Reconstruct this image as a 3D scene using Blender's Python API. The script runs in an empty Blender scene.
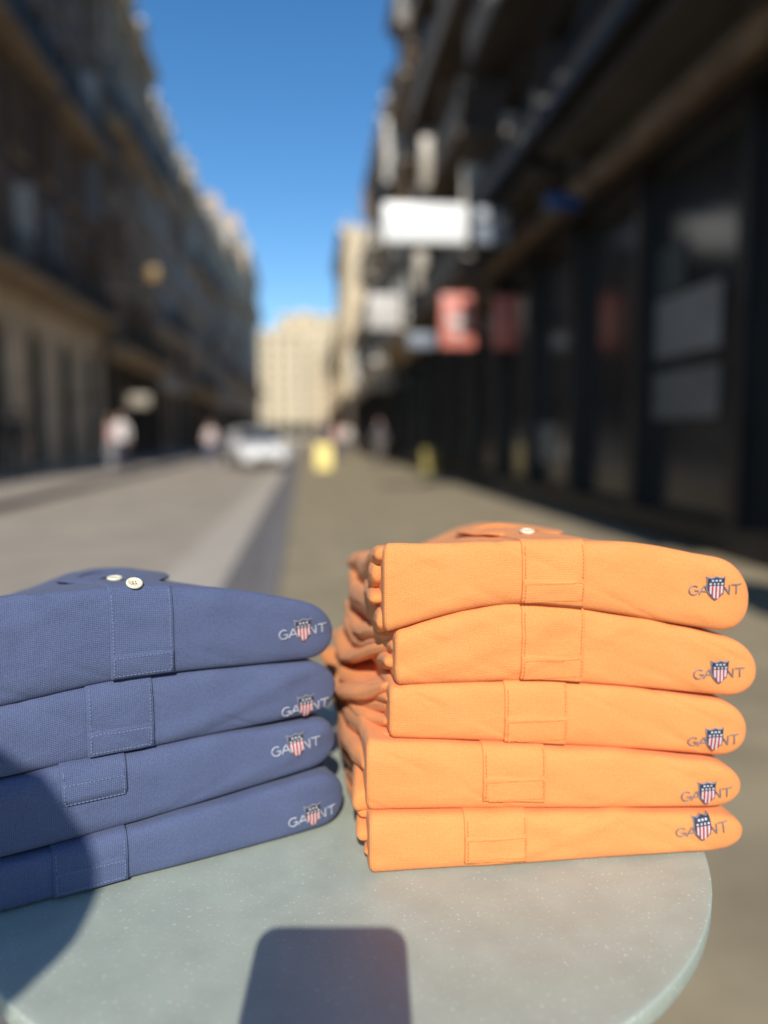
import bpy, bmesh, math, random
import numpy as np
from mathutils import Vector, Matrix, noise
random.seed(7)
scene = bpy.context.scene
col = scene.collection
FPX = 770.0
PT = math.atan(77/770.0)
A = math.radians(5.86)
CZ = 1.10
TZ = 0.753
cp, sp, ca, sa = math.cos(PT), math.sin(PT), math.cos(A), math.sin(A)

def c2w(X, F, Z=0.0):
    return Vector((X*ca+F*sa, -X*sa+F*ca, Z))
def ray(u, v):
    X = (u-384)/FPX; yi = (512-v)/FPX
    F = cp+yi*sp; Z = -sp+yi*cp
    return c2w(X, F, Z)
def on_x(u, v, k):
    d = ray(u, v); t = k/d.x
    return d.y*t, CZ+d.z*t
def on_y(u, v, y):
    d = ray(u, v); t = y/d.y
    return d.x*t, CZ+d.z*t

# ------------------------------------------------------------------ materials
def _nt(name):
    m = bpy.data.materials.new(name); m.use_nodes = True
    nt = m.node_tree
    b = nt.nodes['Principled BSDF']
    return m, nt, b
def M(name, c, rough=.7, metal=0.0, ns=None, na=.15, bump=0.0, spec=.5, detail=4, stretch=None):
    m, nt, b = _nt(name)
    b.inputs['Roughness'].default_value = rough
    b.inputs['Metallic'].default_value = metal
    b.inputs['Specular IOR Level'].default_value = spec
    b.inputs['Base Color'].default_value = (*c, 1)
    if ns:
        tc = nt.nodes.new('ShaderNodeTexCoord')
        src = tc.outputs['Object']
        if stretch:
            mp = nt.nodes.new('ShaderNodeMapping'); mp.inputs['Scale'].default_value = stretch
            nt.links.new(src, mp.inputs['Vector']); src = mp.outputs['Vector']
        n = nt.nodes.new('ShaderNodeTexNoise'); n.inputs['Scale'].default_value = ns
        n.inputs['Detail'].default_value = detail
        nt.links.new(src, n.inputs['Vector'])
        mr = nt.nodes.new('ShaderNodeMapRange')
        mr.inputs['From Min'].default_value = .3; mr.inputs['From Max'].default_value = .7
        mr.inputs['To Min'].default_value = 1-na; mr.inputs['To Max'].default_value = 1+na
        nt.links.new(n.outputs['Fac'], mr.inputs['Value'])
        vm = nt.nodes.new('ShaderNodeVectorMath'); vm.operation = 'SCALE'
        vm.inputs[0].default_value = c
        nt.links.new(mr.outputs['Result'], vm.inputs['Scale'])
        nt.links.new(vm.outputs['Vector'], b.inputs['Base Color'])
        if bump:
            bp = nt.nodes.new('ShaderNodeBump'); bp.inputs['Strength'].default_value = .6
            bp.inputs['Distance'].default_value = bump
            nt.links.new(n.outputs['Fac'], bp.inputs['Height'])
            nt.links.new(bp.outputs['Normal'], b.inputs['Normal'])
    return m

def fabric(name, c, c2, weave=.5):
    m, nt, b = _nt(name)
    N = nt.nodes.new; L = nt.links.new
    b.inputs['Roughness'].default_value = .9
    b.inputs['Specular IOR Level'].default_value = .10
    b.inputs['Sheen Weight'].default_value = .08
    b.inputs['Sheen Roughness'].default_value = .5
    uv = N('ShaderNodeUVMap'); uv.uv_map = 'UVMap'
    sx = N('ShaderNodeSeparateXYZ'); L(uv.outputs['UV'], sx.inputs[0])
    def math_(op, a, bb=None):
        n = N('ShaderNodeMath'); n.operation = op
        if hasattr(a, 'links'): L(a, n.inputs[0])
        else: n.inputs[0].default_value = a
        if bb is not None:
            if hasattr(bb, 'links'): L(bb, n.inputs[1])
            else: n.inputs[1].default_value = bb
        return n.outputs[0]
    k = 2*math.pi/0.0020
    su = math_('SINE', math_('MULTIPLY', math_('ADD', sx.outputs[0], sx.outputs[1]), k*.7))
    sv = math_('SINE', math_('MULTIPLY', math_('SUBTRACT', sx.outputs[0], sx.outputs[1]), k*.7))
    pv = math_('MULTIPLY', su, sv)
    fz = N('ShaderNodeTexNoise'); fz.inputs['Scale'].default_value = 560; fz.inputs['Detail'].default_value = 3
    L(uv.outputs['UV'], fz.inputs['Vector'])
    bg = N('ShaderNodeTexNoise'); bg.inputs['Scale'].default_value = 22; bg.inputs['Detail'].default_value = 5
    L(uv.outputs['UV'], bg.inputs['Vector'])
    cm = N('ShaderNodeMapping'); cm.inputs['Rotation'].default_value = (0, 0, .5); cm.inputs['Scale'].default_value = (12, 42, 1)
    L(uv.outputs['UV'], cm.inputs['Vector'])
    cr = N('ShaderNodeTexNoise'); cr.inputs['Scale'].default_value = 1.0; cr.inputs['Detail'].default_value = 2; cr.inputs['Distortion'].default_value = .6
    L(cm.outputs['Vector'], cr.inputs['Vector'])
    f = math_('ADD', math_('MULTIPLY', pv, weave), math_('MULTIPLY', math_('SUBTRACT', fz.outputs['Fac'], .5), 1.0))
    f = math_('ADD', f, math_('MULTIPLY', math_('SUBTRACT', bg.outputs['Fac'], .5), .5))
    f = math_('ADD', f, .5)
    mx = N('ShaderNodeMix'); mx.data_type = 'RGBA'
    mx.inputs[6].default_value = (*c2, 1); mx.inputs[7].default_value = (*c, 1)
    L(f, mx.inputs[0])
    L(mx.outputs[2], b.inputs['Base Color'])
    h = math_('ADD', math_('MULTIPLY', pv, .8), math_('MULTIPLY', fz.outputs['Fac'], 1.0))
    bp = N('ShaderNodeBump'); bp.inputs['Strength'].default_value = .6; bp.inputs['Distance'].default_value = .00035
    L(h, bp.inputs['Height'])
    bp2 = N('ShaderNodeBump'); bp2.inputs['Strength'].default_value = .5; bp2.inputs['Distance'].default_value = .005
    L(math_('ADD', bg.outputs['Fac'], math_('MULTIPLY', cr.outputs['Fac'], .45)), bp2.inputs['Height']); L(bp.outputs['Normal'], bp2.inputs['Normal'])
    L(bp2.outputs['Normal'], b.inputs['Normal'])
    return m

F_OR = fabric('orange pique', (.95, .372, .128), (.79, .262, .070), .40)
F_BL = fabric('blue pique', (.128, .158, .270), (.066, .084, .160), .50)
S_OR = M('orange thread', (.74, .25, .055), .8)
S_BL = M('blue thread', (.15, .185, .30), .8)
THREAD = M('silver grey thread', (.22, .215, .21), .5, ns=800, na=.3)
THREAD_B = M('pale grey thread', (.46, .48, .52), .5, ns=800, na=.3)
NAVY = M('navy embroidery', (.022, .028, .06), .6)
RIM_E = M('grey outline embroidery', (.22, .225, .24), .6)
WHITE_E = M('white embroidery', (.58, .58, .58), .6)
RED_E = M('red embroidery', (.38, .045, .05), .6)
CREAM = M('cream button', (.80, .72, .52), .3)
HOLE = M('button hole', (.12, .09, .06), .8)
GLASS = M('dark window glass', (.018, .020, .022), .18, spec=.55)
BLACK = M('black paint', (.012, .012, .013), .45, ns=3, na=.3)

# ------------------------------------------------------------------ mesh helpers
def link(o, parent=None):
    col.objects.link(o)
    if parent is not None: o.parent = parent
    return o
def empty(name, loc, rz=0, label=None, cat=None, group=None):
    o = bpy.data.objects.new(name, None); o.empty_display_size = .1
    o.location = loc; o.rotation_euler = (0, 0, rz)
    if label: o['label'] = label
    if cat: o['category'] = cat
    if group: o['group'] = group
    return link(o)
def bm_obj(name, bm, mats, parent=None, smooth=False, loc=None):
    bmesh.ops.recalc_face_normals(bm, faces=bm.faces)
    me = bpy.data.meshes.new(name); bm.to_mesh(me); bm.free()
    for m in mats: me.materials.append(m)
    if smooth:
        for p in me.polygons: p.use_smooth = True
    o = bpy.data.objects.new(name, me)
    if loc is not None: o.location = loc
    return link(o, parent)
def box(bm, x0, x1, y0, y1, z0, z1, mi=0):
    vs = [bm.verts.new((x, y, z)) for x in (x0, x1) for y in (y0, y1) for z in (z0, z1)]
    for q in ((0,1,3,2),(4,6,7,5),(0,4,5,1),(2,3,7,6),(0,2,6,4),(1,5,7,3)):
        f = bm.faces.new([vs[i] for i in q]); f.material_index = mi
def rbox(bm, x0, x1, y0, y1, z0, z1, r, mi=0, seg=2):
    t = bmesh.new(); box(t, x0, x1, y0, y1, z0, z1, mi)
    bmesh.ops.bevel(t, geom=t.edges[:], offset=r, segments=seg, affect='EDGES', profile=.5)
    merge(bm, t)
def merge(bm, t, mat=None):
    mp = {}
    for v in t.verts: mp[v] = bm.verts.new(mat @ v.co if mat is not None else v.co)
    for f in t.faces:
        try:
            nf = bm.faces.new([mp[v] for v in f.verts]); nf.material_index = f.material_index; nf.smooth = f.smooth
        except ValueError: pass
    t.free()
def cyl(bm, c, r, z0, z1, seg=24, mi=0, r2=None):
    r2 = r if r2 is None else r2
    a = [bm.verts.new((c[0]+r*math.cos(i*2*math.pi/seg), c[1]+r*math.sin(i*2*math.pi/seg), z0)) for i in range(seg)]
    b = [bm.verts.new((c[0]+r2*math.cos(i*2*math.pi/seg), c[1]+r2*math.sin(i*2*math.pi/seg), z1)) for i in range(seg)]
    for i in range(seg):
        f = bm.faces.new((a[i], a[(i+1) % seg], b[(i+1) % seg], b[i])); f.material_index = mi
    for l in (a, b):
        f = bm.faces.new(l); f.material_index = mi
def lathe(bm, prof, seg=96, mi=0):
    rings = []
    for r, z in prof:
        if r < 1e-6: rings.append([bm.verts.new((0, 0, z))])
        else: rings.append([bm.verts.new((r*math.cos(i*2*math.pi/seg), r*math.sin(i*2*math.pi/seg), z)) for i in range(seg)])
    for a, b in zip(rings, rings[1:]):
        for i in range(seg):
            j = (i+1) % seg
            if len(a) == 1 and len(b) == 1: continue
            if len(a) == 1: f = bm.faces.new((a[0], b[i], b[j]))
            elif len(b) == 1: f = bm.faces.new((a[i], b[0], a[j]))
            else: f = bm.faces.new((a[i], b[i], b[j], a[j]))
            f.material_index = mi
def grid_obj(name, P, UV, mats, parent, close_j=False, caps=False, smooth=True):
    ni, nj = len(P), len(P[0])
    verts = [p for row in P for p in row]
    faces = []; uvs = []
    for i in range(ni-1):
        for j in range(nj if close_j else nj-1):
            j2 = (j+1) % nj
            faces.append((i*nj+j, (i+1)*nj+j, (i+1)*nj+j2, i*nj+j2))
            a = UV[i][j]; b = UV[i+1][j]; c = UV[i+1][j2] if j2 else (UV[i+1][j][0], UV[i+1][j][1]+.003)
            d = UV[i][j2] if j2 else (UV[i][j][0], UV[i][j][1]+.003)
            uvs += [a, b, c, d]
    if caps:
        faces.append(tuple(range(nj))); uvs += [UV[0][j] for j in range(nj)]
        faces.append(tuple((ni-1)*nj+j for j in reversed(range(nj)))); uvs += [UV[ni-1][j] for j in reversed(range(nj))]
    return verts, faces, uvs
def mk(name, chunks, mats, parent, smooth=True, loc=None):
    V = []; Fc = []; U = []
    for v, f, u in chunks:
        o = len(V); V += [tuple(p) for p in v]; Fc += [tuple(i+o for i in q) for q in f]; U += u
    me = bpy.data.meshes.new(name); me.from_pydata(V, [], Fc)
    uvl = me.uv_layers.new(name='UVMap')
    arr = np.array(U, dtype=np.float32).ravel(); uvl.data.foreach_set('uv', arr)
    for m in mats: me.materials.append(m)
    me.update()
    bm = bmesh.new(); bm.from_mesh(me); bmesh.ops.recalc_face_normals(bm, faces=bm.faces); bm.to_mesh(me); bm.free()
    if smooth:
        for p in me.polygons: p.use_smooth = True
    o = bpy.data.objects.new(name, me)
    if loc is not None: o.location = loc
    return link(o, parent)
def tube(bm, pts, r, seg=6, normals=None, flat=1.0, mi=0):
    rings = []
    n = len(pts)
    for i, p in enumerate(pts):
        t = (pts[min(i+1, n-1)]-pts[max(i-1, 0)]).normalized()
        nn = normals[i] if normals else Vector((0, 0, 1)) if abs(t.z) < .9 else Vector((1, 0, 0))
        b = t.cross(nn).normalized(); nn = b.cross(t).normalized()
        rings.append([bm.verts.new(p+b*r*math.cos(k*2*math.pi/seg)+nn*r*flat*math.sin(k*2*math.pi/seg)) for k in range(seg)])
    for a, b in zip(rings, rings[1:]):
        for k in range(seg):
            f = bm.faces.new((a[k], a[(k+1) % seg], b[(k+1) % seg], b[k])); f.material_index = mi; f.smooth = True
    bm.faces.new(rings[0]).material_index = mi; bm.faces.new(rings[-1]).material_index = mi

# ------------------------------------------------------------------ shirts
class Stack:
    def __init__(s, a, b):
        s.P0 = c2w(*a); P1 = c2w(*b)
        s.e = (P1-s.P0).normalized(); s.n = Vector((-s.e.y, s.e.x, 0)); s.ang = math.atan2(s.e.y, s.e.x)
    def sz(s, u, v, yoff=0):
        d = ray(u, v); Q = s.P0+s.n*yoff
        t = Q.dot(s.n)/d.dot(s.n)
        p = d*t
        return (p-s.P0).dot(s.e), CZ+p.z-TZ
def curve(kn):
    kn = sorted(kn)
    xs = [k[0] for k in kn]; zs = [k[1] for k in kn]
    m0 = (zs[1]-zs[0])/(xs[1]-xs[0]); m1 = (zs[-1]-zs[-2])/(xs[-1]-xs[-2])
    xs = [xs[0]-.4]+xs+[xs[-1]+.2]; zs = [zs[0]-.4*m0]+zs+[zs[-1]+.2*m1]
    return lambda s: sum(float(np.interp(s+o, xs, zs)) for o in (-.024, -.016, -.008, 0, .008, .016, .024))/7.0

class Shirt:
    def __init__(s, zt, zb, sL, sR, st, sb, yf, D, seed, r=.0135, p=3.6, Rr=.032, Rl=.005, crown=0.0, crown_c=.45):
        s.zt, s.zb, s.sL, s.sR, s.st, s.sb, s.yf, s.D, s.seed, s.r, s.p, s.Rr, s.Rl = zt, zb, sL, sR, st, sb, yf, D, seed, r, p, Rr, Rl
        s.crown = crown; s.cc = crown_c
    def pr(s, x):
        gR = gL = 1.0
        if x > s.sR-s.Rr: gR = max(0, 1-min(1, (x-(s.sR-s.Rr))/s.Rr)**2.4)**(1/2.2)
        if x < s.sL+s.Rl: gL = max(0, 1-min(1, ((s.sL+s.Rl)-x)/s.Rl)**2.2)**(1/2.2)
        zt, zb = s.zt(x), s.zb(x)
        hl = .7+.3*gL if gL < 1 else 1
        g = max(gR*hl, .02)
        tp = max(0, (x-(s.sR-.12))/.12)
        zm = (zt+zb)/2-.0010*tp*tp
        return zt, zb, zm, (zt-zb)/2*g*(1-.11*tp*tp), gR, gL
    def L(s, x, w):
        zt, zb, zm, h, gR, gL = s.pr(x)
        wob = .0024*noise.noise(Vector((x*9, s.seed*3.1, 0)))
        yf = s.yf+wob+(1-gR)*.011+(1-gL)*.004
        yb = s.D-(1-gR)*.05-(1-gL)*.008
        r = s.r; q = 2/s.p
        if w <= 1:
            y = (yb-.012)+(yf+r-(yb-.012))*w; z = zm+h
        elif w <= 2:
            ph = math.pi/2-math.pi*(w-1)
            c, sn = max(math.cos(ph), 0), math.sin(ph)
            y = yf+r*(1-c**q); z = zm+h*math.copysign(abs(sn)**q, sn)
        elif w <= 3:
            y = (yf+r)+(yb-.012-yf-r)*(w-2); z = zm-h
        else:
            ph = -math.pi/2+math.pi*(w-3)
            y = yb-.012+.012*max(math.cos(ph), 0)**.8; z = zm+h*math.sin(ph)
        k = (z-zb)/(zt-zb+1e-6); k = min(max(k, 0), 1)
        yy = max(0, y-s.yf-r*.5)
        st = s.st
        if s.crown:
            t = (x-s.sL)/(s.sR-s.sL)
            e = min(1, abs(t-s.cc)/.42); e = e*e*(3-2*e)
            st += s.crown*e
        z -= (s.sb*(1-k)+st*k)*yy
        a = noise.noise(Vector((x*13, y*11+s.seed*7.3, z*16)))*.0018 + noise.noise(Vector((x*34+z*40, y*30+s.seed, z*48)))*.0009
        a += max(0, noise.noise(Vector((x*17-z*50, s.seed*2.2, 5)))-.2)*.0035
        a -= max(0, .12-abs(noise.noise(Vector((x*11+z*22, s.seed*4.1, 9)))))*.007
        a *= gR
        if w <= 1.0: z += a
        elif w <= 2: 
            ph = math.pi/2-math.pi*(w-1)
            y -= a*max(math.cos(ph), 0); z += a*max(math.sin(ph), 0)
        return Vector((x, y, z))
    def N(s, x, w):
        e = 6e-4
        ds = s.L(x+e, w)-s.L(x-e, w); dw = s.L(x, w+.01)-s.L(x, w-.01)
        return dw.cross(ds).normalized()
    def w_of(s, x, z):
        zt, zb, zm, h, gR, gL = s.pr(x)
        k = (z-zm)/h; k = max(-.985, min(.995, k))
        return 1+(math.pi/2-math.asin(math.copysign(abs(k)**(s.p/2), k)))/math.pi
    def w_y(s, x, y):
        lo, hi = 0.0, 1.35
        for _ in range(24):
            m_ = (lo+hi)/2
            if s.L(x, m_).y > y: lo = m_
            else: hi = m_
        return lo
    def at(s, x, z, off=0):
        w = s.w_of(x, z); n = s.N(x, w)
        return s.L(x, w)+n*off, n
    def body(s):
        n0, n1, n2 = 8, 160, 20
        xs = [s.sL+s.Rl*(1-math.cos(i/n0*math.pi/2)) for i in range(n0)]
        a, b = s.sL+s.Rl, s.sR-s.Rr
        xs += [a+(b-a)*i/n1 for i in range(n1)]
        xs += [b+s.Rr*math.sin(i/n2*math.pi/2)*.9999 for i in range(n2+1)]
        ws = [i/26 for i in range(26)]+[1+i/44 for i in range(44)]+[2+i/12 for i in range(12)]+[3+i/10 for i in range(10)]
        P = []; UV = []
        for x in xs:
            row = [s.L(x, w) for w in ws]
            ac = [0]
            for i in range(1, len(row)): ac.append(ac[-1]+(row[i]-row[i-1]).length)
            mid = ac[48]
            P.append(row); UV.append([(x, q-mid) for q in ac])
        return grid_obj('b', P, UV, None, None, close_j=True, caps=True)

def slab(x0, x1, y0, y1, z0, z1, prot, seed, rr=.006, drop=0.0, sag=.75):
    """a soft folded layer of cloth sweeping out past the side of a shirt"""
    nx, nl = 30, 72
    P = []; UV = []
    hz = (z1-z0)/2; zm = (z0+z1)/2
    for i in range(nx+1):
        t = (i/nx)**1.5
        x = x0+(x1-x0)*t
        e = min(1, (x-x0)/rr); g = math.sqrt(max(0, 1-(1-e)**2)) if e < 1 else 1
        g = max(g, .03)
        row = []; uv = []
        for j in range(nl):
            th = 2*math.pi*j/nl
            c, sn = math.cos(th), math.sin(th)
            y = (y0+y1)/2+(y1-y0)/2*math.copysign(abs(c)**.5, c)*(.96+.04*g)
            z = zm+hz*g*math.copysign(abs(sn)**.6, sn)
            k = min(1, max(0, (y-y0)/(y1-y0)))
            f = min(1, k*2.0)**.8
            f = f*(1-.2*k)
            xx = x-prot*f*(1-t)**2
            wv = noise.noise(Vector((seed*5.2, y*10, zm*8)))+.35*noise.noise(Vector((seed*2.2, y*24, zm*26)))
            xx += wv*.010*(1-t)**2
            z2 = z+(noise.noise(Vector((xx*8+3, y*11, seed*.6)))*.012+noise.noise(Vector((seed*3.7+xx*14, y*22, 4)))*.003)*(1-t) - sag*prot*f*(1-t)**2-drop*(y-y0)
            row.append(Vector((xx, y, z2))); uv.append((xx, y+z))
        P.append(row); UV.append(uv)
    return grid_obj('s', P, UV, None, None, close_j=True, caps=True)

LET = {
 'G': [[(.5+.5*math.cos(math.radians(a)), .5+.5*math.sin(math.radians(a))) for a in range(45, 331, 19)]+[(1.0, .45), (.6, .45)]],
 'A': [[(0, 0), (.5, 1), (1, 0)], [(.2, .36), (.8, .36)]],
 'N': [[(0, 0), (0, 1), (.85, 0), (.85, 1)]],
 'T': [[(0, 1), (1, 1)], [(.5, 1), (.5, 0)]]}

def make_shirt(stack, sh, fab, thr, letm, label, group, cat, placket, logo, sleeves=(), top=False, buttons=(), rot=0):
    E = empty('folded_polo_shirt', stack.P0+Vector((0, 0, TZ)), stack.ang, label, cat, group)
    mk('folded_body', [sh.body()], [fab], E)
    if sleeves:
        mk('folded_sleeve', [slab(*a) for a in sleeves], [fab], E)
    u1, u2, vt, vb = placket
    sa_, zb_ = stack.sz(u1, vb, sh.yf); sb_, _ = stack.sz(u2, vb, sh.yf)
    _, zt_ = stack.sz((u1+u2)/2, vt, sh.yf)
    xm = (sa_+sb_)/2
    zb_ = max(zb_, sh.zb(xm)+.0035)
    zt_ = max(zt_, zb_+.017)
    xs = [sa_, sa_+.0004, sa_+.0010]+[sa_+(sb_-sa_)*i/14 for i in range(1, 14)]+[sb_-.0010, sb_-.0004, sb_]
    w1 = min(sh.w_of(xm, zb_), 1.95); w0 = .42 if top else .75
    wbx = sh.w_of(xm, zt_+.0014)
    n = 80
    ws = sorted([w0+(w1-w0)*i/n for i in range(n-2)]+[w1-.02, w1-.008, w1, wbx-.003, wbx+.003])
    P = []; UV = []
    for i, x in enumerate(xs):
        row = []; uv = []; acc = 0; prev = None
        for j, w in enumerate(ws):
            ex = min(i, len(xs)-1-i); ew = len(ws)-1-j
            off = .0019+(.0010 if w > wbx else 0)
            if ex == 0 or ew == 0: off = -.0006
            elif ex == 1 or ew == 1: off = .0016
            p = sh.L(x, w)+sh.N(x, w)*off
            if prev is not None: acc += (p-prev).length
            prev = p
            row.append(p); uv.append((x+.1, acc+.05))
        P.append(row); UV.append(uv)
    PL = mk('placket', [grid_obj('p', P, UV, None, None)], [fab], E)
    bm = bmesh.new()
    def stitch(a, b, off):
        steps = int(max(abs(a[0]-b[0]), abs(a[1]-b[1]))/.0027)
        for i in range(max(steps, 1)):
            t0 = (i+.08)/max(steps, 1); t1 = (i+.90)/max(steps, 1)
            q = []
            for t in (t0, (t0+t1)/2, t1):
                p, nn = sh.at(a[0]+(b[0]-a[0])*t, a[1]+(b[1]-a[1])*t, off)
                q.append(p)
            tube(bm, q, .00045, 5, normals=[nn]*3, flat=.9)
    ztop = sh.zt(xm)-.004
    hi_, lo_ = .0030, .0020
    for xx in (sa_+.0026, sb_-.0026):
        stitch((xx, zt_-.0006), (xx, zb_+.0028), hi_)
        if ztop-zt_ > .006: stitch((xx, ztop), (xx, zt_+.003), lo_)
    stitch((sa_+.0026, zb_+.0028), (sb_-.0026, zb_+.0028), hi_)
    stitch((sa_+.0026, zt_-.0006), (sb_-.0026, zt_-.0006), hi_)
    bm_obj('stitching', bm, [thr], PL, True)
    for (bx, by) in buttons:
        w = sh.w_y(bx, by)
        p = sh.L(bx, w); nrm = sh.N(bx, w)
        bm = bmesh.new()
        lathe(bm, [(0, .0022), (.0038, .0022), (.0043, .0030), (.0054, .0032), (.0062, .0026), (.0064, .0014), (.0056, .0004), (0, 0)], 40)
        for a in range(4):
            cx = .0015*math.cos(a*math.pi/2+.7); cy = .0015*math.sin(a*math.pi/2+.7)
            cyl(bm, (cx, cy), .0006, .0020, .0024, 10, 1)
        o = bm_obj('button', bm, [CREAM, HOLE], PL, True, loc=p+nrm*.0022)
        o.rotation_euler = (nrm+Vector((0, -.16, 0))).to_track_quat('Z', 'Y').to_euler()
    lu, lv, tilt, sc = logo
    ls, lz = stack.sz(lu, lv, sh.yf)
    ct, stt = math.cos(tilt), math.sin(tilt)
    def mp(a, b, off):
        a *= sc; b *= sc
        return sh.at(ls+a*ct-b*stt, lz+a*stt+b*ct, off)
    bm = bmesh.new()
    H = .0076
    for ch, cx, wd in (('G', -.0182, .0080), ('A', -.0094, .0082), ('N', .0096, .0066), ('T', .0180, .0084)):
        for st_ in LET[ch]:
            pts = []; nr = []
            for (p0, p1) in zip(st_, st_[1:]):
                k = max(2, int(math.hypot((p1[0]-p0[0])*wd, (p1[1]-p0[1])*H)/.0009))
                for i in range(k):
                    t = i/k
                    a, b = p0[0]+(p1[0]-p0[0])*t, p0[1]+(p1[1]-p0[1])*t
                    p, nn = mp(cx+(a-.5)*wd, (b-.5)*H-.0012, .0011); pts.append(p); nr.append(nn)
            p, nn = mp(cx+(st_[-1][0]-.5)*wd, (st_[-1][1]-.5)*H-.0012, .0011); pts.append(p); nr.append(nn)
            tube(bm, pts, .00056, 6, normals=nr, flat=1.0)
    bm_obj('logo_lettering', bm, [letm], E, True)
    na, nb = 38, 46; hw, hh = .0084, .0102
    def half(b):
        if b > -.05: return .92+.08*max(0, (b-.55)/.45)
        return .92*(max(0, 1-((-.05-b)/.95)**1.5))**.72
    bm = bmesh.new(); vc = {}
    def vert(i, j):
        if (i, j) not in vc:
            a = -1+2*i/na; b = -1+2*j/nb
            inn = min(1, max(0, (half(b)-abs(a))*5), (1-b)*6)
            p, nn = mp(a*hw, b*hh, .0009+.0012*max(0, inn))
            vc[(i, j)] = bm.verts.new(p)
        return vc[(i, j)]
    for i in range(na):
        for j in range(nb):
            a = -1+2*(i+.5)/na; b = -1+2*(j+.5)/nb
            hb = half(b)
            top_cut = 1-.12*abs(math.sin(a*math.pi))
            if abs(a) > hb or b > top_cut: continue
            if abs(a) > hb-.10 or b > top_cut-.08 or abs(a) > half(b-.07)-.02: mi = 3
            elif abs(a) > hb-.20 or b > top_cut-.18: mi = 0
            elif b > .20:
                mi = 0
                for r_, rb in enumerate((.36, .62)):
                    for c_ in range(4 if r_ == 0 else 3):
                        ac = (c_-(1.5 if r_ == 0 else 1))*.38
                        if abs(a-ac) < .095 and abs(b-rb) < .075: mi = 1
            else:
                mi = 1 if int((a+1.02)/.185) % 2 == 0 else 2
            f = bm.faces.new((vert(i, j), vert(i+1, j), vert(i+1, j+1), vert(i, j+1))); f.material_index = mi
    bm_obj('shield_emblem', bm, [NAVY, WHITE_E, RED_E, RIM_E], E)
    if top:
        cx = (sa_+sb_)/2+.000; cy = sh.yf+.13
        nseg = 60
        P = []; UV = []
        for i in range(nseg+1):
            t = i/nseg
            th = math.radians(-90+24+(360-48)*t)
            px = cx+.034*math.cos(th); py = cy+.050*math.sin(th)
            front = max(0, -math.sin(th))
            out = Vector((math.cos(th), math.sin(th), 0))
            zz = sh.L(px, sh.w_y(px, py)).z
            hgt = .0032+.0008*noise.noise(Vector((t*6, 0, 3)))
            leaf = .014+.016*front**5
            prof = [(-.004, .000), (-.004, hgt*.7), (-.001, hgt), (.003, hgt*1.02), (leaf*.5, hgt*.8), (leaf, .0026), (leaf+.0012, .0016), (leaf, .0004), (leaf*.5, hgt*.3), (.003, hgt*.3), (.001, .0)]
            row = []; uv = []; acc = 0; pv = None
            for (a, b) in prof:
                p = Vector((px, py, zz))+out*a+Vector((0, 0, b+.0006*noise.noise(Vector((px*40, py*40, b*90)))))
                if pv: acc += (p-pv).length
                pv = p; row.append(p); uv.append((t*.4, acc))
            P.append(row); UV.append(uv)
        mk('collar', [grid_obj('c', P, UV, None, None, close_j=True, caps=True)], [fab], E)
    return E

OS = Stack((-.011, .583), (.292, .619))
def K(st, pts): return curve([st.sz(u, v) for u, v in pts])
ob = [K(OS, [(385, 544), (520, 541), (600, 542), (700, 550), (748, 561)]),
      K(OS, [(387, 635), (455, 614), (515, 604), (600, 612), (660, 623), (735, 637)]),
      K(OS, [(395, 689), (470, 686), (540, 684), (640, 691), (745, 703)]),
      K(OS, [(380, 742), (470, 744), (560, 749), (650, 754), (740, 763)]),
      K(OS, [(368, 812), (540, 809), (735, 808)]),
      lambda s: 0.0010]
oL = [OS.sz(384, 590)[0], OS.sz(396, 660)[0], OS.sz(390, 715)[0], OS.sz(366, 770)[0], OS.sz(368, 840)[0]]
oR = [OS.sz(755, 590)[0], OS.sz(765, 665)[0], OS.sz(754, 730)[0], OS.sz(743, 785)[0], OS.sz(741, 830)[0]]
opl = [(521, 584, 583, 608), (520, 583, 659, 683), (504, 567, 720, 745), (482, 545, 779, 803), (464, 527, 838, 863)]
olg = [(715, 588, 0, 1.0), (720, 672, 0, 1.0), (714, 739, 0, 1.0), (706, 792, .02, 1.0), (702, 828, .06, 1.0)]
slopes_o = [.055, .06, .05, .03, .01, 0]
yfo = [.000, .003, .002, -.004, -.010]
prot = [.004, .040, .042, .016, .006]
for i in range(5):
    zt, zb = ob[i], ob[i+1]
    sh = Shirt(zt, zb, oL[i], oR[i], slopes_o[i], slopes_o[i+1], yfo[i], .262, i+1, crown=.17 if i == 0 else 0, crown_c=.47)
    z0, z1 = zb(oL[i]), zt(oL[i])
    sl = []
    cuts = {0: [0, .30, .45, .78, 1], 1: [0, .16, .42, .55, .82, 1], 2: [0, .26, .40, .66, .80, 1], 3: [0, .45, .70, 1], 4: [0, .4, .65, 1]}[i]
    for k in range(len(cuts)-1):
        f0, f1 = cuts[k], cuts[k+1]
        pk = prot[i]*(.70+.30*math.sin(k*2.7+i*1.7))
        off = .002+.010*((k*7+i*3) % 3)/2
        dz = z1-z0
        dr = .20 if i == 0 else (.05 if i < 3 else .02)
        if i == 4: dr = 0
        sl.append((oL[i]-.003, oL[i]+.10, yfo[i]+.011+off, .262, z0+dz*(f0*.98)-.006, z0+dz*(f1*.96)+.001, pk, i*5+k*.8+1, .0045, dr*(f0+f1)/2, .9))
    if i == 4: sl = [(a, b, c, d, max(e, .009), max(f, .020), g*.3, h, r, dr, .3) for (a, b, c, d, e, f, g, h, r, dr, sg) in sl]
    make_shirt(OS, sh, F_OR, S_OR, THREAD,
        'folded orange polo shirt topping the orange pile' if i == 0 else ('folded orange polo shirt at the bottom, lying on the table' if i == 4 else 'folded orange polo shirt inside the orange pile'),
        'pile of folded orange polo shirts', 'shirt', opl[i], olg[i], sl, top=(i == 0),
        buttons=[(OS.sz(549, 560)[0], .058)] if i == 0 else ())

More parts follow.
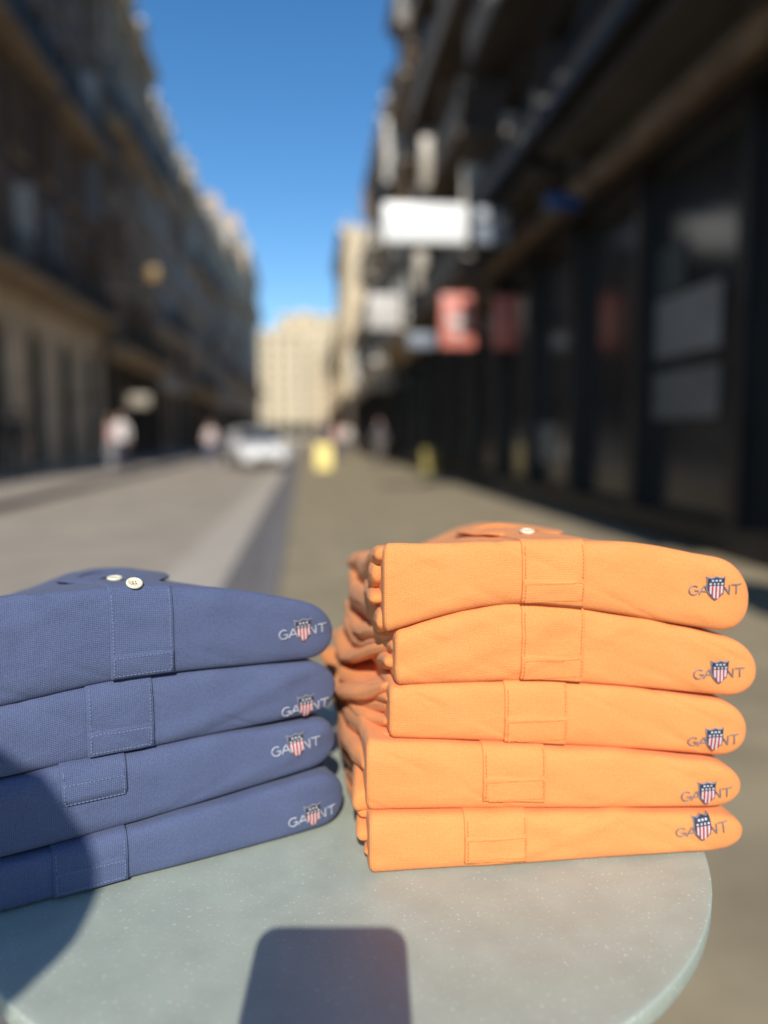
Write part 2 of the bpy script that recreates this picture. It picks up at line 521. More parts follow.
BS = Stack((-.281-.03, .531-.0162), (-.048, .657))
bb = [K(BS, [(0, 597), (100, 589), (180, 588), (250, 592), (332, 603)]),
      K(BS, [(0, 710), (110, 684), (200, 672), (330, 661)]),
      K(BS, [(0, 783), (95, 763), (200, 741), (335, 715)]),
      K(BS, [(0, 862), (128, 828), (335, 766)]),
      lambda s: 0.0010]
bR = [BS.sz(337, 630)[0], BS.sz(341, 690)[0], BS.sz(339, 740)[0], BS.sz(344, 795)[0]]
bpl = [(111, 175, 657, 680), (88, 155, 732, 757), (61, 128, 782, 808), (54, 130, 874, 899)]
blg = [(303, 630, .03, 1.0), (306, 706, .03, 1.0), (296, 745, .05, 1.0), (312, 814, .04, 1.0)]
slb = [.09, .12, .08, .03, 0]
for i in range(4):
    sh = Shirt(bb[i], bb[i+1], bR[i]-.315+.006*math.sin(i*2.3), bR[i], slb[i], slb[i+1], [.0, .002, -.001, -.008][i], .25, i+11, Rl=.012, Rr=.028, crown=.13 if i == 0 else 0, crown_c=.5)
    bxc = (BS.sz(111, 670)[0]+BS.sz(175, 670)[0])/2
    make_shirt(BS, sh, F_BL, S_BL, THREAD_B,
        'folded blue polo shirt topping the blue pile, cream buttons' if i == 0 else ('folded blue polo shirt at the bottom, lying on the table' if i == 3 else 'folded blue polo shirt inside the blue pile'),
        'pile of folded blue polo shirts', 'shirt', bpl[i], blg[i], (), top=(i == 0),
        buttons=[(bxc-.004, .007), (bxc-.009, .064)] if i == 0 else ())

# ------------------------------------------------------------------ table
TABLE = M('sage green painted metal', (.385, .43, .36), .5, ns=7, na=.06, bump=.0003)
nt = TABLE.node_tree; b_ = nt.nodes['Principled BSDF']
tc = nt.nodes.new('ShaderNodeTexCoord'); vo = nt.nodes.new('ShaderNodeTexNoise'); vo.inputs['Scale'].default_value = 330; vo.inputs['Detail'].default_value = 2
nt.links.new(tc.outputs['Object'], vo.inputs['Vector'])
mr = nt.nodes.new('ShaderNodeMapRange'); mr.inputs['From Min'].default_value = .64; mr.inputs['From Max'].default_value = .70; mr.inputs['To Max'].default_value = .6
nt.links.new(vo.outputs['Fac'], mr.inputs['Value'])
mx = nt.nodes.new('ShaderNodeMix'); mx.data_type = 'RGBA'
old = b_.inputs['Base Color'].links[0].from_socket
nt.links.new(mr.outputs['Result'], mx.inputs[0]); nt.links.new(old, mx.inputs[6]); mx.inputs[7].default_value = (.66, .68, .60, 1)
v2 = nt.nodes.new('ShaderNodeTexNoise'); v2.inputs['Scale'].default_value = 26; v2.inputs['Detail'].default_value = 7; v2.inputs['Roughness'].default_value = .65
nt.links.new(tc.outputs['Object'], v2.inputs['Vector'])
m3 = nt.nodes.new('ShaderNodeMapRange'); m3.inputs['From Min'].default_value = .25; m3.inputs['From Max'].default_value = .6; m3.inputs['To Min'].default_value = .88; m3.inputs['To Max'].default_value = 1.03
nt.links.new(v2.outputs['Fac'], m3.inputs['Value'])
sc_ = nt.nodes.new('ShaderNodeVectorMath'); sc_.operation = 'SCALE'
nt.links.new(mx.outputs[2], sc_.inputs[0]); nt.links.new(m3.outputs['Result'], sc_.inputs['Scale'])
nt.links.new(sc_.outputs['Vector'], b_.inputs['Base Color'])
rr_ = nt.nodes.new('ShaderNodeMapRange'); rr_.inputs['To Min'].default_value = .42; rr_.inputs['To Max'].default_value = .68
nt.links.new(v2.outputs['Fac'], rr_.inputs['Value']); nt.links.new(rr_.outputs['Result'], b_.inputs['Roughness'])
tcw = c2w(-.033, .676)
T = empty('round_table', (tcw.x, tcw.y, 0), 0, 'round pale green metal table on a pedestal, standing on the pavement', 'table')
bm = bmesh.new(); R = .308
lathe(bm, [(0, 0), (.1, 0), (.2, 0), (R-.008, 0), (R-.0025, 0), (R-.001, -.0003), (R-.0002, -.001), (R, -.002), (R, -.0135), (R-.0006, -.0148), (R-.003, -.0155), (R-.02, -.0158), (R-.022, -.012), (0, -.012)], 160)
bm_obj('tabletop', bm, [TABLE], T, True, loc=(0, 0, TZ))
bm = bmesh.new(); lathe(bm, [(0, .03), (.03, .03), (.03, .70), (.09, .72), (.09, .7405), (0, .7405)], 40)
bm_obj('pedestal', bm, [TABLE], T, True)
bm = bmesh.new(); lathe(bm, [(0, 0), (.2, 0), (.205, .006), (.2, .016), (.06, .034), (.034, .06), (0, .06)], 64)
bm_obj('table_foot', bm, [TABLE], T, True)

# ------------------------------------------------------------------ building kit
STONE = M('warm limestone', (.56, .44, .29), .85, ns=.9, na=.22, bump=.01)
CREAMST = M('cream limestone', (.76, .63, .46), .85, ns=.8, na=.25, bump=.01)
STONE2 = M('grey beige stone', (.42, .325, .225), .85, ns=.7, na=.3, bump=.01)
BROWN = M('dark brown render', (.18, .118, .085), .85, ns=.5, na=.5)
BROWN2 = M('dusty brown stone', (.31, .22, .15), .85, ns=.6, na=.4)
TAN = M('pale tan render', (.62, .51, .34), .85, ns=.5, na=.12)
DARK = M('charcoal cladding', (.040, .033, .028), .7, ns=.8, na=.4)
DARK2 = M('dark grey brown facade', (.10, .076, .058), .8, ns=.8, na=.4)
PALE = M('pale painted facade', (.62, .57, .49), .8, ns=.7, na=.2)
SLATE = M('slate roof', (.07, .07, .075), .6, ns=4, na=.25, stretch=(1, 1, 6))
FRAME = M('off white window frame', (.45, .43, .40), .5)
FRAMED = M('dark window frame', (.03, .028, .026), .5)
IRON = M('black iron', (.015, .015, .016), .5)
BRICKC = M('chimney render', (.55, .40, .27), .85, ns=3, na=.25)
LINTEL = M('brown timber fascia', (.15, .098, .055), .7, ns=2.5, na=.5)
SHUT = [M('pale shutter', (.55, .52, .46), .6), M('brown shutter', (.20, .13, .08), .6), M('grey shutter', (.28, .28, .27), .6)]
_win = {}
def win_mesh(w, h, dark, nm=1, nt_=1):
    k = (round(w, 2), round(h, 2), dark, nm, nt_)
    if k in _win: return _win[k]
    bm = bmesh.new(); t = .07
    box(bm, -w/2, -w/2+t, 0, .06, 0, h); box(bm, w/2-t, w/2, 0, .06, 0, h)
    box(bm, -w/2+t, w/2-t, 0, .06, 0, t); box(bm, -w/2+t, w/2-t, 0, .06, h-t, h)
    for i in range(nm):
        x = -w/2+w*(i+1)/(nm+1); box(bm, x-.025, x+.025, .004, .05, t, h-t)
    for i in range(nt_):
        z = h*.68 if nt_ == 1 else h*(i+1)/(nt_+1); box(bm, -w/2+t, w/2-t, .007, .047, z-.025, z+.025)
    box(bm, -w/2+t, w/2-t, .03, .036, t, h-t, 1)
    bmesh.ops.recalc_face_normals(bm, faces=bm.faces)
    me = bpy.data.meshes.new('window'); bm.to_mesh(me); bm.free()
    me.materials.append(FRAMED if dark else FRAME); me.materials.append(GLASS)
    _win[k] = me; return me
_shm = {}
def shut_mesh(w, h, m):
    k = (round(w, 2), round(h, 2), m.name)
    if k in _shm: return _shm[k]
    bm = bmesh.new(); box(bm, -.02, .02, -w*.5, 0, 0, h)
    for i in range(8):
        z = h*(i+.5)/8; box(bm, .022, .032, -w*.44, -w*.06, z-h*.04, z+h*.03)
        box(bm, -.032, -.022, -w*.44, -w*.06, z-h*.04, z+h*.03)
    bmesh.ops.recalc_face_normals(bm, faces=bm.faces)
    me = bpy.data.meshes.new('added_shutter'); bm.to_mesh(me); bm.free(); me.materials.append(m)
    _shm[k] = me; return me
_sur = {}
def sur_mesh(w, h, m):
    k = (round(w, 2), round(h, 2), m.name)
    if k in _sur: return _sur[k]
    bm = bmesh.new()
    box(bm, -w/2-.14, -w/2-.003, -.24, -.175, 0, h); box(bm, w/2+.003, w/2+.14, -.24, -.175, 0, h)
    box(bm, -w/2-.2, w/2+.2, -.30, -.172, h+.003, h+.2); box(bm, -w/2-.2, w/2+.2, -.32, -.172, -.12, -.004)
    bmesh.ops.recalc_face_normals(bm, faces=bm.faces)
    me = bpy.data.meshes.new('window_surround'); bm.to_mesh(me); bm.free(); me.materials.append(m)
    _sur[k] = me; return me
depth_end = 188
def building(label, side, face, y0, y1, H, floors, bays, wm, gh=4.2, gm=None, gbays=None, gz=.35, gtop=.5, gdark=True, arch=False,
             ww=1.1, roof='mansard', balc=(), dark=False, depth=10, trim=None, gmarg=.16, group=None, dormers=True, plain_glass=False, shut=0.0):
    Lh = y1-y0-.02
    if side > 0: E = empty('town_building', (face, y1-.01, 0), -math.pi/2, label, 'building', group)
    elif side < 0: E = empty('town_building', (face, y0+.01, 0), math.pi/2, label, 'building', group)
    else: E = empty('town_building', (face, depth_end, 0), 0, label, 'building', group)
    if side == 0: Lh = y1
    gm = gm or wm; trim = trim or wm; gbays = gbays or bays
    fh = (H-gh)/floors
    op = []
    gw = Lh/gbays
    for i in range(gbays):
        op.append((i*gw+gmarg, (i+1)*gw-gmarg, gz if gz else .0, gh-gtop, 'g'))
    bw = Lh/bays
    for f in range(floors):
        for i in range(bays):
            c = (i+.5)*bw; z = gh+f*fh+fh*.16
            op.append((c-ww/2, c+ww/2, z, z+fh*.66, 'w'))
    for part, zlo, zhi, mt in (('shopfront_wall', -.15, gh, gm), ('wall', gh, H, wm)):
        o2 = [o for o in op if (o[4] == 'g') == (part == 'shopfront_wall')]
        xs = sorted(set([0, Lh]+[o[0] for o in o2]+[o[1] for o in o2]))
        zs = sorted(set([zlo, zhi]+[o[2] for o in o2]+[o[3] for o in o2]))
        bm = bmesh.new()
        def q(a, b, c, d): bm.faces.new([bm.verts.new(p) for p in (a, b, c, d)])
        for xa, xb in zip(xs, xs[1:]):
            for za, zb in zip(zs, zs[1:]):
                cx, cz = (xa+xb)/2, (za+zb)/2
                if any(o[0] < cx < o[1] and o[2] < cz < o[3] for o in o2): continue
                q((xa, 0, za), (xb, 0, za), (xb, 0, zb), (xa, 0, zb))
        for (xa, xb, za, zb, _) in o2:
            d = .26
            q((xa, 0, za), (xa, d, za), (xa, d, zb), (xa, 0, zb)); q((xb, 0, za), (xb, 0, zb), (xb, d, zb), (xb, d, za))
            q((xa, 0, za), (xb, 0, za), (xb, d, za), (xa, d, za)); q((xa, 0, zb), (xa, d, zb), (xb, d, zb), (xb, 0, zb))
            if arch:
                cxm = (xa+xb)/2; rr = (xb-xa)/2; base = zb-rr
                for s_ in range(16):
                    t0, t1 = math.pi*s_/16, math.pi*(s_+1)/16
                    p0 = (cxm-rr*math.cos(t0), base+rr*math.sin(t0)); p1 = (cxm-rr*math.cos(t1), base+rr*math.sin(t1))
                    if part == 'shopfront_wall':
                        q((p0[0], .003, p0[1]), (p1[0], .003, p1[1]), (p1[0], .003, zb), (p0[0], .003, zb))
                        q((p0[0], .003, p0[1]), (p0[0], .2, p0[1]), (p1[0], .2, p1[1]), (p1[0], .003, p1[1]))
        q((0, 0, zlo), (0, 0, zhi), (0, depth, zhi), (0, depth, zlo)); q((Lh, 0, zlo), (Lh, depth, zlo), (Lh, depth, zhi), (Lh, 0, zhi))
        q((0, depth, zlo), (0, depth, zhi), (Lh, depth, zhi), (Lh, depth, zlo))
        if part == 'wall': q((0, 0, zhi), (Lh, 0, zhi), (Lh, depth, zhi), (0, depth, zhi))
        bm_obj(part, bm, [mt], E)
    for (xa, xb, za, zb, kd) in op:
        w, h = xb-xa, zb-za
        if kd == 'g':
            me = win_mesh(w, h, gdark, 0, 0) if plain_glass else win_mesh(w, h, gdark, 1 if w < 3 else 2, 1)
            o = bpy.data.objects.new('shop_window', me)
        else:
            me = win_mesh(w, h, dark); o = bpy.data.objects.new('window', me)
        o.location = ((xa+xb)/2, .17, za); link(o, E)
        if kd == 'w':
            s_ = bpy.data.objects.new('window_surround', sur_mesh(w, h, trim)); link(s_, o)
            if random.random() < shut:  # open leaves added square to the facade to catch sun as bright patches
                sm = random.choice(SHUT)
                s_ = bpy.data.objects.new('added_shutter', shut_mesh(w, h, sm)); s_.location = ((w/2+.17) if side > 0 else (-w/2-.17), -.245, 0)
                s_.rotation_euler = (0, 0, random.uniform(-.3, .3)); link(s_, o)
    bm = bmesh.new(); box(bm, 0.0, Lh, -.22, -.003, gh-.18, gh+.14); box(bm, 0, Lh, -.12, -.003, gh-.42, gh-.183)
    bm_obj('string_course', bm, [trim], E)
    bm = bmesh.new(); box(bm, -.0, Lh, -.45, depth, H+.004, H+.28); box(bm, 0, Lh, -.25, -.004, H-.3, H)
    bm_obj('cornice', bm, [trim], E)
    for f in balc:
        z = gh+f*fh+.02
        nb = max(1, bays//2)
        for g in range(nb):
            xa = Lh*g/nb+.3; xb = Lh*(g+1)/nb-.3
            bm = bmesh.new(); box(bm, xa, xb, -.75, -.004, z-.02, z+.12)
            for x in (xa+.3, xb-.3): box(bm, x-.08, x+.08, -.5, -.23, z-.3, z-.023)
            B = bm_obj('balcony', bm, [trim], E)
            bm = bmesh.new(); n = int((xb-xa-.1)/.16)
            for i in range(n+1):
                x = xa+.05+(xb-xa-.1)*i/n; box(bm, x-.012, x+.012, -.70, -.676, z+.124, z+1.0)
            box(bm, xa+.03, xb-.03, -.715, -.66, z+1.0, z+1.04)
            box(bm, xa+.03, xa+.06, -.66, -.03, z+.9, z+1.0); box(bm, xb-.06, xb-.03, -.66, -.03, z+.9, z+1.0)
            bm_obj('railing', bm, [IRON], B)
    if roof == 'mansard':
        bm = bmesh.new(); z0 = H+.284; z1 = z0+2.3
        vs = [bm.verts.new(p) for p in ((0, .15, z0), (Lh, .15, z0), (Lh, depth-.15, z0), (0, depth-.15, z0), (0, 1.3, z1), (Lh, 1.3, z1), (Lh, depth-1.3, z1), (0, depth-1.3, z1))]
        for f in ((0,1,5,4),(1,2,6,5),(2,3,7,6),(3,0,4,7),(4,5,6,7)): bm.faces.new([vs[i] for i in f])
        bm_obj('roof', bm, [SLATE], E)
        if dormers:
            for i in range(0, bays):
                c = (i+.5)*bw
                bm = bmesh.new(); box(bm, c-.6, c+.6, .05, 1.6, z0, z0+1.6); box(bm, c-.75, c+.75, -.08, 1.7, z0+1.603, z0+1.8)
                box(bm, c-.42, c+.42, .035, .047, z0+.2, z0+1.35, 1)
                bm_obj('dormer', bm, [PALE if side < 0 else trim, GLASS], E)
        for x in (.5, Lh-1.1):
            bm = bmesh.new(); box(bm, x, x+.6, .9, 3.6, z0+.5, z1+1.7)
            for k in range(4): cyl(bm, (x+.3, 1.4+k*.5), .13, z1+1.7, z1+2.2, 12)
            bm_obj('chimney', bm, [BRICKC], E)
    elif roof == 'flat':
        bm = bmesh.new(); box(bm, .02, Lh-.02, .02, .25, H+.284, H+.9); box(bm, Lh*.3, Lh*.5, 3, 6, H+.284, H+2.2)
        bm_obj('roof_parapet', bm, [trim], E)
    return E

GL = 'terraced buildings along the shaded side of the street'
GR = 'terraced buildings along the shop side of the street'
KL, KR = -8.2, 3.74
building('dark brown terraced building with beige stone arcade at street level', -1, KL, 8, 20.4, 21.5, 5, 5, BROWN, 5.5, CREAMST, 4, gz=.1, gtop=.9, gdark=True, arch=True, balc=(0, 3), trim=STONE2, group=GL, dark=True, gmarg=.7, shut=.3)
building('brown building with stone arched ground floor and iron balconies', -1, KL, 20.4, 33, 21.5, 5, 5, BROWN, 5.5, CREAMST, 4, gz=.1, gtop=1.1, arch=True, balc=(0, 2, 4), trim=STONE2, group=GL, gmarg=.75, shut=.35)
building('brown rendered building with balconies and slate mansard roof', -1, KL+.3, 33, 44, 19.8, 5, 4, BROWN2, 4.6, DARK2, 4, balc=(0, 3), trim=STONE, group=GL, shut=.4)
building('narrow brown building with pale stone shopfront', -1, KL, 44, 54, 18.4, 5, 4, BROWN2, 4.2, STONE2, 3, balc=(1, 4), trim=PALE, group=GL, shut=.4)
building('beige stone building with slate roof and dormers', -1, KL+.35, 54, 68, 18.0, 5, 5, STONE2, 4.3, DARK2, 4, balc=(0, 3), trim=STONE, group=GL, shut=.4)
building('tall grey stone building with chimneys', -1, KL+.1, 68, 84, 19.5, 6, 6, STONE2, 4.3, STONE2, 5, balc=(4,), trim=PALE, group=GL, shut=.3)
building('tall cream stone building far along the street', -1, KL+.5, 84, 106, 21.5, 6, 7, STONE, 4.3, DARK2, 6, balc=(1, 4), trim=PALE, group=GL, shut=.2)
building('tall pale stone building at the far end of the terrace', -1, KL+.8, 106, 132, 25.5, 7, 8, STONE, 4.3, STONE2, 7, balc=(1, 5), trim=PALE, group=GL)

def near_shop():
    E = building('charcoal building with black framed shop windows and timber fascia', 1, KR, 0.0, 15, 17.0, 4, 6, DARK, 4.5, BLACK, 7, gz=.28, gtop=.5, dark=True, ww=1.3, balc=(0, 1, 2), trim=DARK, group=GR, gmarg=.09, plain_glass=True, shut=.45)
    L = 14.98
    bm = bmesh.new(); box(bm, 0.1, L-.1, -.34, -.225, 4.02, 4.26); bm_obj('fascia_board', bm, [LINTEL], E)
    bm = bmesh.new()
    box(bm, .3, L-.3, -.95, -.352, 4.72, 4.84)
    for i in range(6):
        x = .8+i*(L-1.6)/5; box(bm, x-.03, x+.03, -.9, -.36, 4.66, 4.717)
    bm_obj('awning', bm, [BLACK], E)
    return E
SHOP = near_shop()
building('dark narrow facade with iron balconies above shops', 1, KR, 15, 23, 17.6, 5, 3, DARK2, 4.2, DARK, 3, dark=True, balc=(0, 1, 2, 3), trim=DARK2, group=GR, shut=.6)
building('dark stone building with balconies above shops', 1, KR-.05, 23, 31, 16.4, 5, 3, DARK2, 4.2, BLACK, 3, balc=(0, 2, 3), trim=STONE2, group=GR, shut=.5)
building('pale painted building with white balconies', 1, KR-.25, 31, 40, 13.2, 4, 4, PALE, 4.0, DARK, 3, balc=(0, 1, 2), trim=PALE, group=GR, dormers=True, shut=.4)
building('low building with shops and grey roof', 1, KR, 40, 58, 7.6, 1, 6, DARK2, 4.0, DARK, 5, trim=PALE, group=GR, dormers=False, shut=.4)
building('tall tan building with sunlit end wall', 1, KR-.6, 58, 74, 16.0, 5, 6, TAN, 4.2, DARK2, 5, trim=TAN, group=GR, roof='flat')
building('grey building with shops far along the street', 1, KR, 74, 96, 12, 4, 7, STONE2, 4.2, DARK2, 6, trim=STONE, group=GR)
building('long stone building at the far end of the shop side', 1, KR, 96, 130, 12, 4, 10, STONE2, 4.2, DARK2, 9, trim=STONE, group=GR)
def endb(label, x0, w, H, fl, bays, m):
    building(label, 0, x0, 0, w, H, fl, bays, m, 4.5, m, bays, trim=m, roof='flat', group='apartment blocks closing the street', ww=.8)
endb('tan apartment block closing the end of the street', -10.5, 11.5, 25, 8, 4, TAN)
depth_end = 196
endb('taller sunlit tan apartment block behind', -6.0, 16, 30, 9, 4, TAN)
depth_end = 190
endb('grey beige block at the street corner', 10.5, 16, 17, 5, 6, STONE)
depth_end = 180
endb('stone corner block with windows', -36, 22, 24, 7, 8, STONE)

# posters on the near shop glass
POST = M('grey paper poster', (.20, .20, .195), .6, ns=2, na=.15)
POST2 = M('dim grey poster', (.14, .14, .135), .6, ns=2, na=.15)
def poster(u0, u1, v0, v1, label, m):
    k = KR+.17+.02
    ya, _ = on_x(u0, (v0+v1)/2, k); yb, _ = on_x(u1, (v0+v1)/2, k)
    um = (u0+u1)/2
    _, zt = on_x(um, v0, k); _, zb = on_x(um, v1, k)
    E = empty('window_poster', (k-.012, (ya+yb)/2, zb), -math.pi/2, label, 'poster', 'posters stuck on the shop window')
    w = abs(ya-yb); h = zt-zb
    bm = bmesh.new(); box(bm, -w/2, w/2, 0, .003, 0, h); bm_obj('sheet', bm, [m], E)
    return E
poster(645, 722, 292, 354, 'grey poster stuck inside the dark shop window', POST)
poster(641, 720, 370, 418, 'small grey poster below the upper one on shop glass', POST2)
poster(632, 686, 252, 298, 'dim dark poster high on the shop glass', M('dark teal poster', (.05, .062, .065), .6))
poster(530, 556, 425, 462, 'pale grey notice low on the shop glass', POST)
poster(752, 768, 300, 328, 'small ochre sticker on the shop glass', M('ochre sticker', (.30, .14, .05), .6))

# ------------------------------------------------------------------ projecting signs
def sign(u0, u1, v0, v1, y, wallx, mcol, label, stripe=None, thick=.12):
    x0, zt = on_y(u0, v0, y); x1, _ = on_y(u1, v0, y); _, zb = on_y(u0, v1, y)
    E = empty('projecting_sign', ((x0+x1)/2, y, zb), 0, label, 'sign', 'signs projecting from the facades')
    w = x1-x0; h = zt-zb
    bm = bmesh.new(); rbox(bm, -w/2, w/2, 0, thick, 0, h, .04, 0, 3)
    bm_obj('sign_panel', bm, [mcol], E, True)
    if stripe:
        bm = bmesh.new()
        for (a, b, c, d) in stripe[1]: box(bm, -w/2+w*a, -w/2+w*b, -.006, -.002, h*c, h*d)
        bm_obj('sign_marking', bm, [stripe[0]], E)
    cx = (x0+x1)/2
    if wallx > cx: xa, xb = w/2, wallx-cx
    else: xa, xb = wallx-cx, -w/2
    bm = bmesh.new(); box(bm, xa, xb, thick/2-.02, thick/2+.02, h*.6-.03, h*.6+.03)
    bm_obj('bracket', bm, [IRON], E)
    return E
SW = M('white sign plastic', (.80, .80, .78), .4)
SW2 = M('weathered white sign', (.50, .48, .45), .5, ns=5, na=.2)
SR = M('coral red sign plastic', (.60, .19, .14), .4)
SG = M('blue grey sign plastic', (.20, .23, .27), .4)
SA = M('amber sign plastic', (.24, .14, .03), .4)
SBe = M('beige sign plastic', (.30, .26, .20), .4)
SBl = M('blue sign plastic', (.015, .045, .14), .4)
sign(383, 469, 201, 242, 11.0, KR, SW, 'large white sign board on a bracket above the pavement')
sign(476, 511, 206, 244, 11.9, KR, SG, 'blue grey square sign on a bracket')
sign(441, 476, 293, 348, 13.6, KR, SR, 'coral red square sign with pale mark', stripe=(SW2, [(.2, .8, .42, .6), (.3, .7, .22, .32)]))
sign(494, 520, 295, 348, 12.4, KR, M('dull red sign plastic', (.42, .13, .10), .4), 'dull red hanging sign near the wall')
sign(368, 402, 293, 329, 21.5, KR, SW2, 'small white square sign on a bracket')
sign(408, 436, 332, 348, 16.0, KR, SG, 'small grey sign over a shop door')
sign(420, 446, 135, 190, 18.6, KR, SBe, 'tall beige sign on a bracket')
sign(384, 411, 118, 182, 27.0, KR, SW2, 'white vertical sign high on the facade')
sign(414, 438, 250, 290, 20.0, KR, SBe, 'beige square sign above a shop')
sign(548, 582, 192, 210, 9.2, KR, SBl, 'dark blue flag sign beside the fascia')
sign(505, 532, 112, 140, 12.6, KR-.3, SBe, 'small beige lantern sign on the balcony')
sign(372, 394, 374, 390, 24, KR, SBe, 'low pale sign over the pavement')
sign(147, 159, 266, 281, 30, KL, SA, 'amber sign on the shaded facade')
sign(124, 150, 394, 407, 27, KL, SBe, 'beige sign board above a shop entrance')

# ------------------------------------------------------------------ ground
def structure(name, bm, m):
    o = bm_obj(name, bm, [m]); o['kind'] = 'structure'; return o
ASPH = M('worn asphalt', (.37, .315, .25), .9, ns=1.3, na=.16, bump=.004, detail=8)
PAVE = M('sandy pavement asphalt', (.31, .25, .155), .95, ns=2.2, na=.2, bump=.004, detail=8)
GUT = M('dark gutter setts', (.16, .145, .14), .8, ns=6, na=.25)
CONC = M('pale concrete strip', (.46, .41, .34), .9, ns=3, na=.12)
KERB = M('granite kerb', (.19, .175, .165), .8, ns=8, na=.2)
LPAVE = M('left pavement slabs', (.36, .31, .25), .9, ns=1.5, na=.15)
bm = bmesh.new(); v = [bm.verts.new(p) for p in ((-1500, -300, -.13), (1500, -300, -.13), (1500, 2500, -.13), (-1500, 2500, -.13))]; bm.faces.new(v)
structure('ground', bm, M('earth', (.16, .14, .11), .95, ns=.1, na=.2))
def sheet(x0, x1, y0, y1, z):
    bm = bmesh.new(); v = [bm.verts.new(p) for p in ((x0, y0, z), (x1, y0, z), (x1, y1, z), (x0, y1, z))]; bm.faces.new(v); return bm
structure('road', sheet(-4.9, -.3, -20, 176, -.124), ASPH)
structure('gutter', sheet(-.68, -.345, -20, 176, -.120), GUT)
structure('road_edge_strip', sheet(-1.2, -.684, -20, 176, -.120), CONC)
bm = bmesh.new(); box(bm, -.19, KR+.3, -20, 176, -.3, 0); structure('pavement', bm, PAVE)
bm = bmesh.new(); rbox(bm, -.345, -.194, -20, 176, -.3, .002, .012); structure('kerb', bm, KERB)
bm = bmesh.new(); box(bm, KL-.3, -5.05, -20, 176, -.3, 0); structure('pavement', bm, LPAVE)
bm = bmesh.new(); rbox(bm, -5.046, -4.88, -20, 176, -.3, .002, .012); structure('kerb', bm, KERB)
bm = bmesh.new()
for y in range(3, 90, 6): box(bm, -4.5, -1.3, y, y+.05, -.122, -.1195)
structure('road_joint', bm, GUT)

# ------------------------------------------------------------------ white car
def car(loc, rz, label):
    E = empty('parked_car', loc, rz, label, 'car')
    WH = M('white car paint', (.78, .78, .78), .25); TY = M('tyre rubber', (.02, .02, .02), .8); RI = M('alloy rim', (.45, .45, .46), .3, .8)
    LI = M('headlight lens', (.7, .72, .75), .1); PL = M('plate', (.6, .6, .58), .5)
    rows = [(-2.1, .62, .38, .62), (-2.04, .78, .25, .72), (-1.8, .86, .2, .82), (-1.3, .885, .2, .92), (-.8, .89, .2, .98), (0, .89, .2, 1.0), (1.0, .89, .2, 1.02), (1.7, .87, .22, 1.0), (2.05, .8, .28, .92), (2.12, .68, .4, .8)]
    P = []; UV = []
    for y, hw, zl, zb in rows:
        row = []
        for k in range(28):
            th = 2*math.pi*k/28; c, s = math.cos(th), math.sin(th)
            row.append(Vector((hw*math.copysign(abs(c)**.45, c), y, (zl+zb)/2+(zb-zl)/2*math.copysign(abs(s)**.5, s))))
        P.append(row); UV.append([(0, 0)]*28)
    mk('car_body', [grid_obj('b', P, UV, None, None, True, True)], [WH], E)
    rows = [(-.95, .72, .90), (-.25, .70, 1.36), (.3, .70, 1.44), (1.0, .69, 1.42), (1.6, .66, 1.30), (2.0, .68, .92)]
    bm = bmesh.new(); prev = None
    for y, hw, zt in rows:
        r = [bm.verts.new(p) for p in ((-.80, y, .93 if y > -.9 and y < 1.95 else zt-.02), (-hw if zt > 1 else -.78, y, zt), (hw if zt > 1 else .78, y, zt), (.80, y, .93 if y > -.9 and y < 1.95 else zt-.02))]
        if prev:
            for k in range(3): bm.faces.new((prev[k], prev[k+1], r[k+1], r[k]))
        prev = r
    bm_obj('car_window', bm, [GLASS], E, False)
    bm = bmesh.new(); prev = None
    for y, hw, zt in [(-.28, .66, 1.375), (.3, .69, 1.455), (1.0, .68, 1.435), (1.62, .64, 1.315)]:
        r = [bm.verts.new(p) for p in ((-hw-.03, y, zt-.05), (-hw+.05, y, zt+.005), (hw-.05, y, zt+.005), (hw+.03, y, zt-.05))]
        if prev:
            for k in range(3): bm.faces.new((prev[k], prev[k+1], r[k+1], r[k]))
        prev = r
    bm_obj('car_roof', bm, [WH], E, True)
    for sx in (-1, 1):
        for a, b, r in ((Vector((sx*.79, -.95, .93)), Vector((sx*.71, -.27, 1.38)), .03), (Vector((sx*.79, .4, .95)), Vector((sx*.71, .4, 1.42)), .03), (Vector((sx*.78, 1.95, .93)), Vector((sx*.67, 1.6, 1.31)), .05)):
            bm = bmesh.new(); tube(bm, [a, b], r); bm_obj('window_pillar', bm, [WH], E)
    for sx in (-1, 1):
        for y in (-1.35, 1.3):
            t = bmesh.new(); lathe(t, [(.2, -.1), (.29, -.1), (.32, -.07), (.32, .07), (.29, .1), (.2, .1)], 28)
            bm = bmesh.new(); merge(bm, t, Matrix.Rotation(math.pi/2, 4, 'Y'))
            w = bm_obj('wheel', bm, [TY], E, True, loc=(sx*.80, y, .32))
            t = bmesh.new(); lathe(t, [(0, .07), (.06, .085), (.08, .06), (.18, .08), (.205, .1), (.205, -.1), (0, -.08)], 28)
            bm = bmesh.new(); merge(bm, t, Matrix.Rotation(math.pi/2*sx, 4, 'Y')); bm_obj('rim', bm, [RI], w, True)
        bm = bmesh.new(); rbox(bm, sx*.62-.15, sx*.62+.15, -2.09, -1.95, .60, .74, .03); bm_obj('headlight', bm, [LI], E, True)
        bm = bmesh.new(); rbox(bm, sx*.95-.1, sx*.95+.08, -.75, -.62, .95, 1.08, .03); bm_obj('wing_mirror', bm, [WH], E, True)
    bm = bmesh.new(); rbox(bm, -.42, .42, -2.13, -2.06, .3, .5, .02); bm_obj('grille', bm, [BLACK], E, True)
    bm = bmesh.new(); box(bm, -.26, .26, -2.15, -2.134, .42, .52); bm_obj('number_plate', bm, [PL], E)
    return E
car((-1.85, 29.5, -.12), math.radians(14), 'white hatchback car standing on the road')
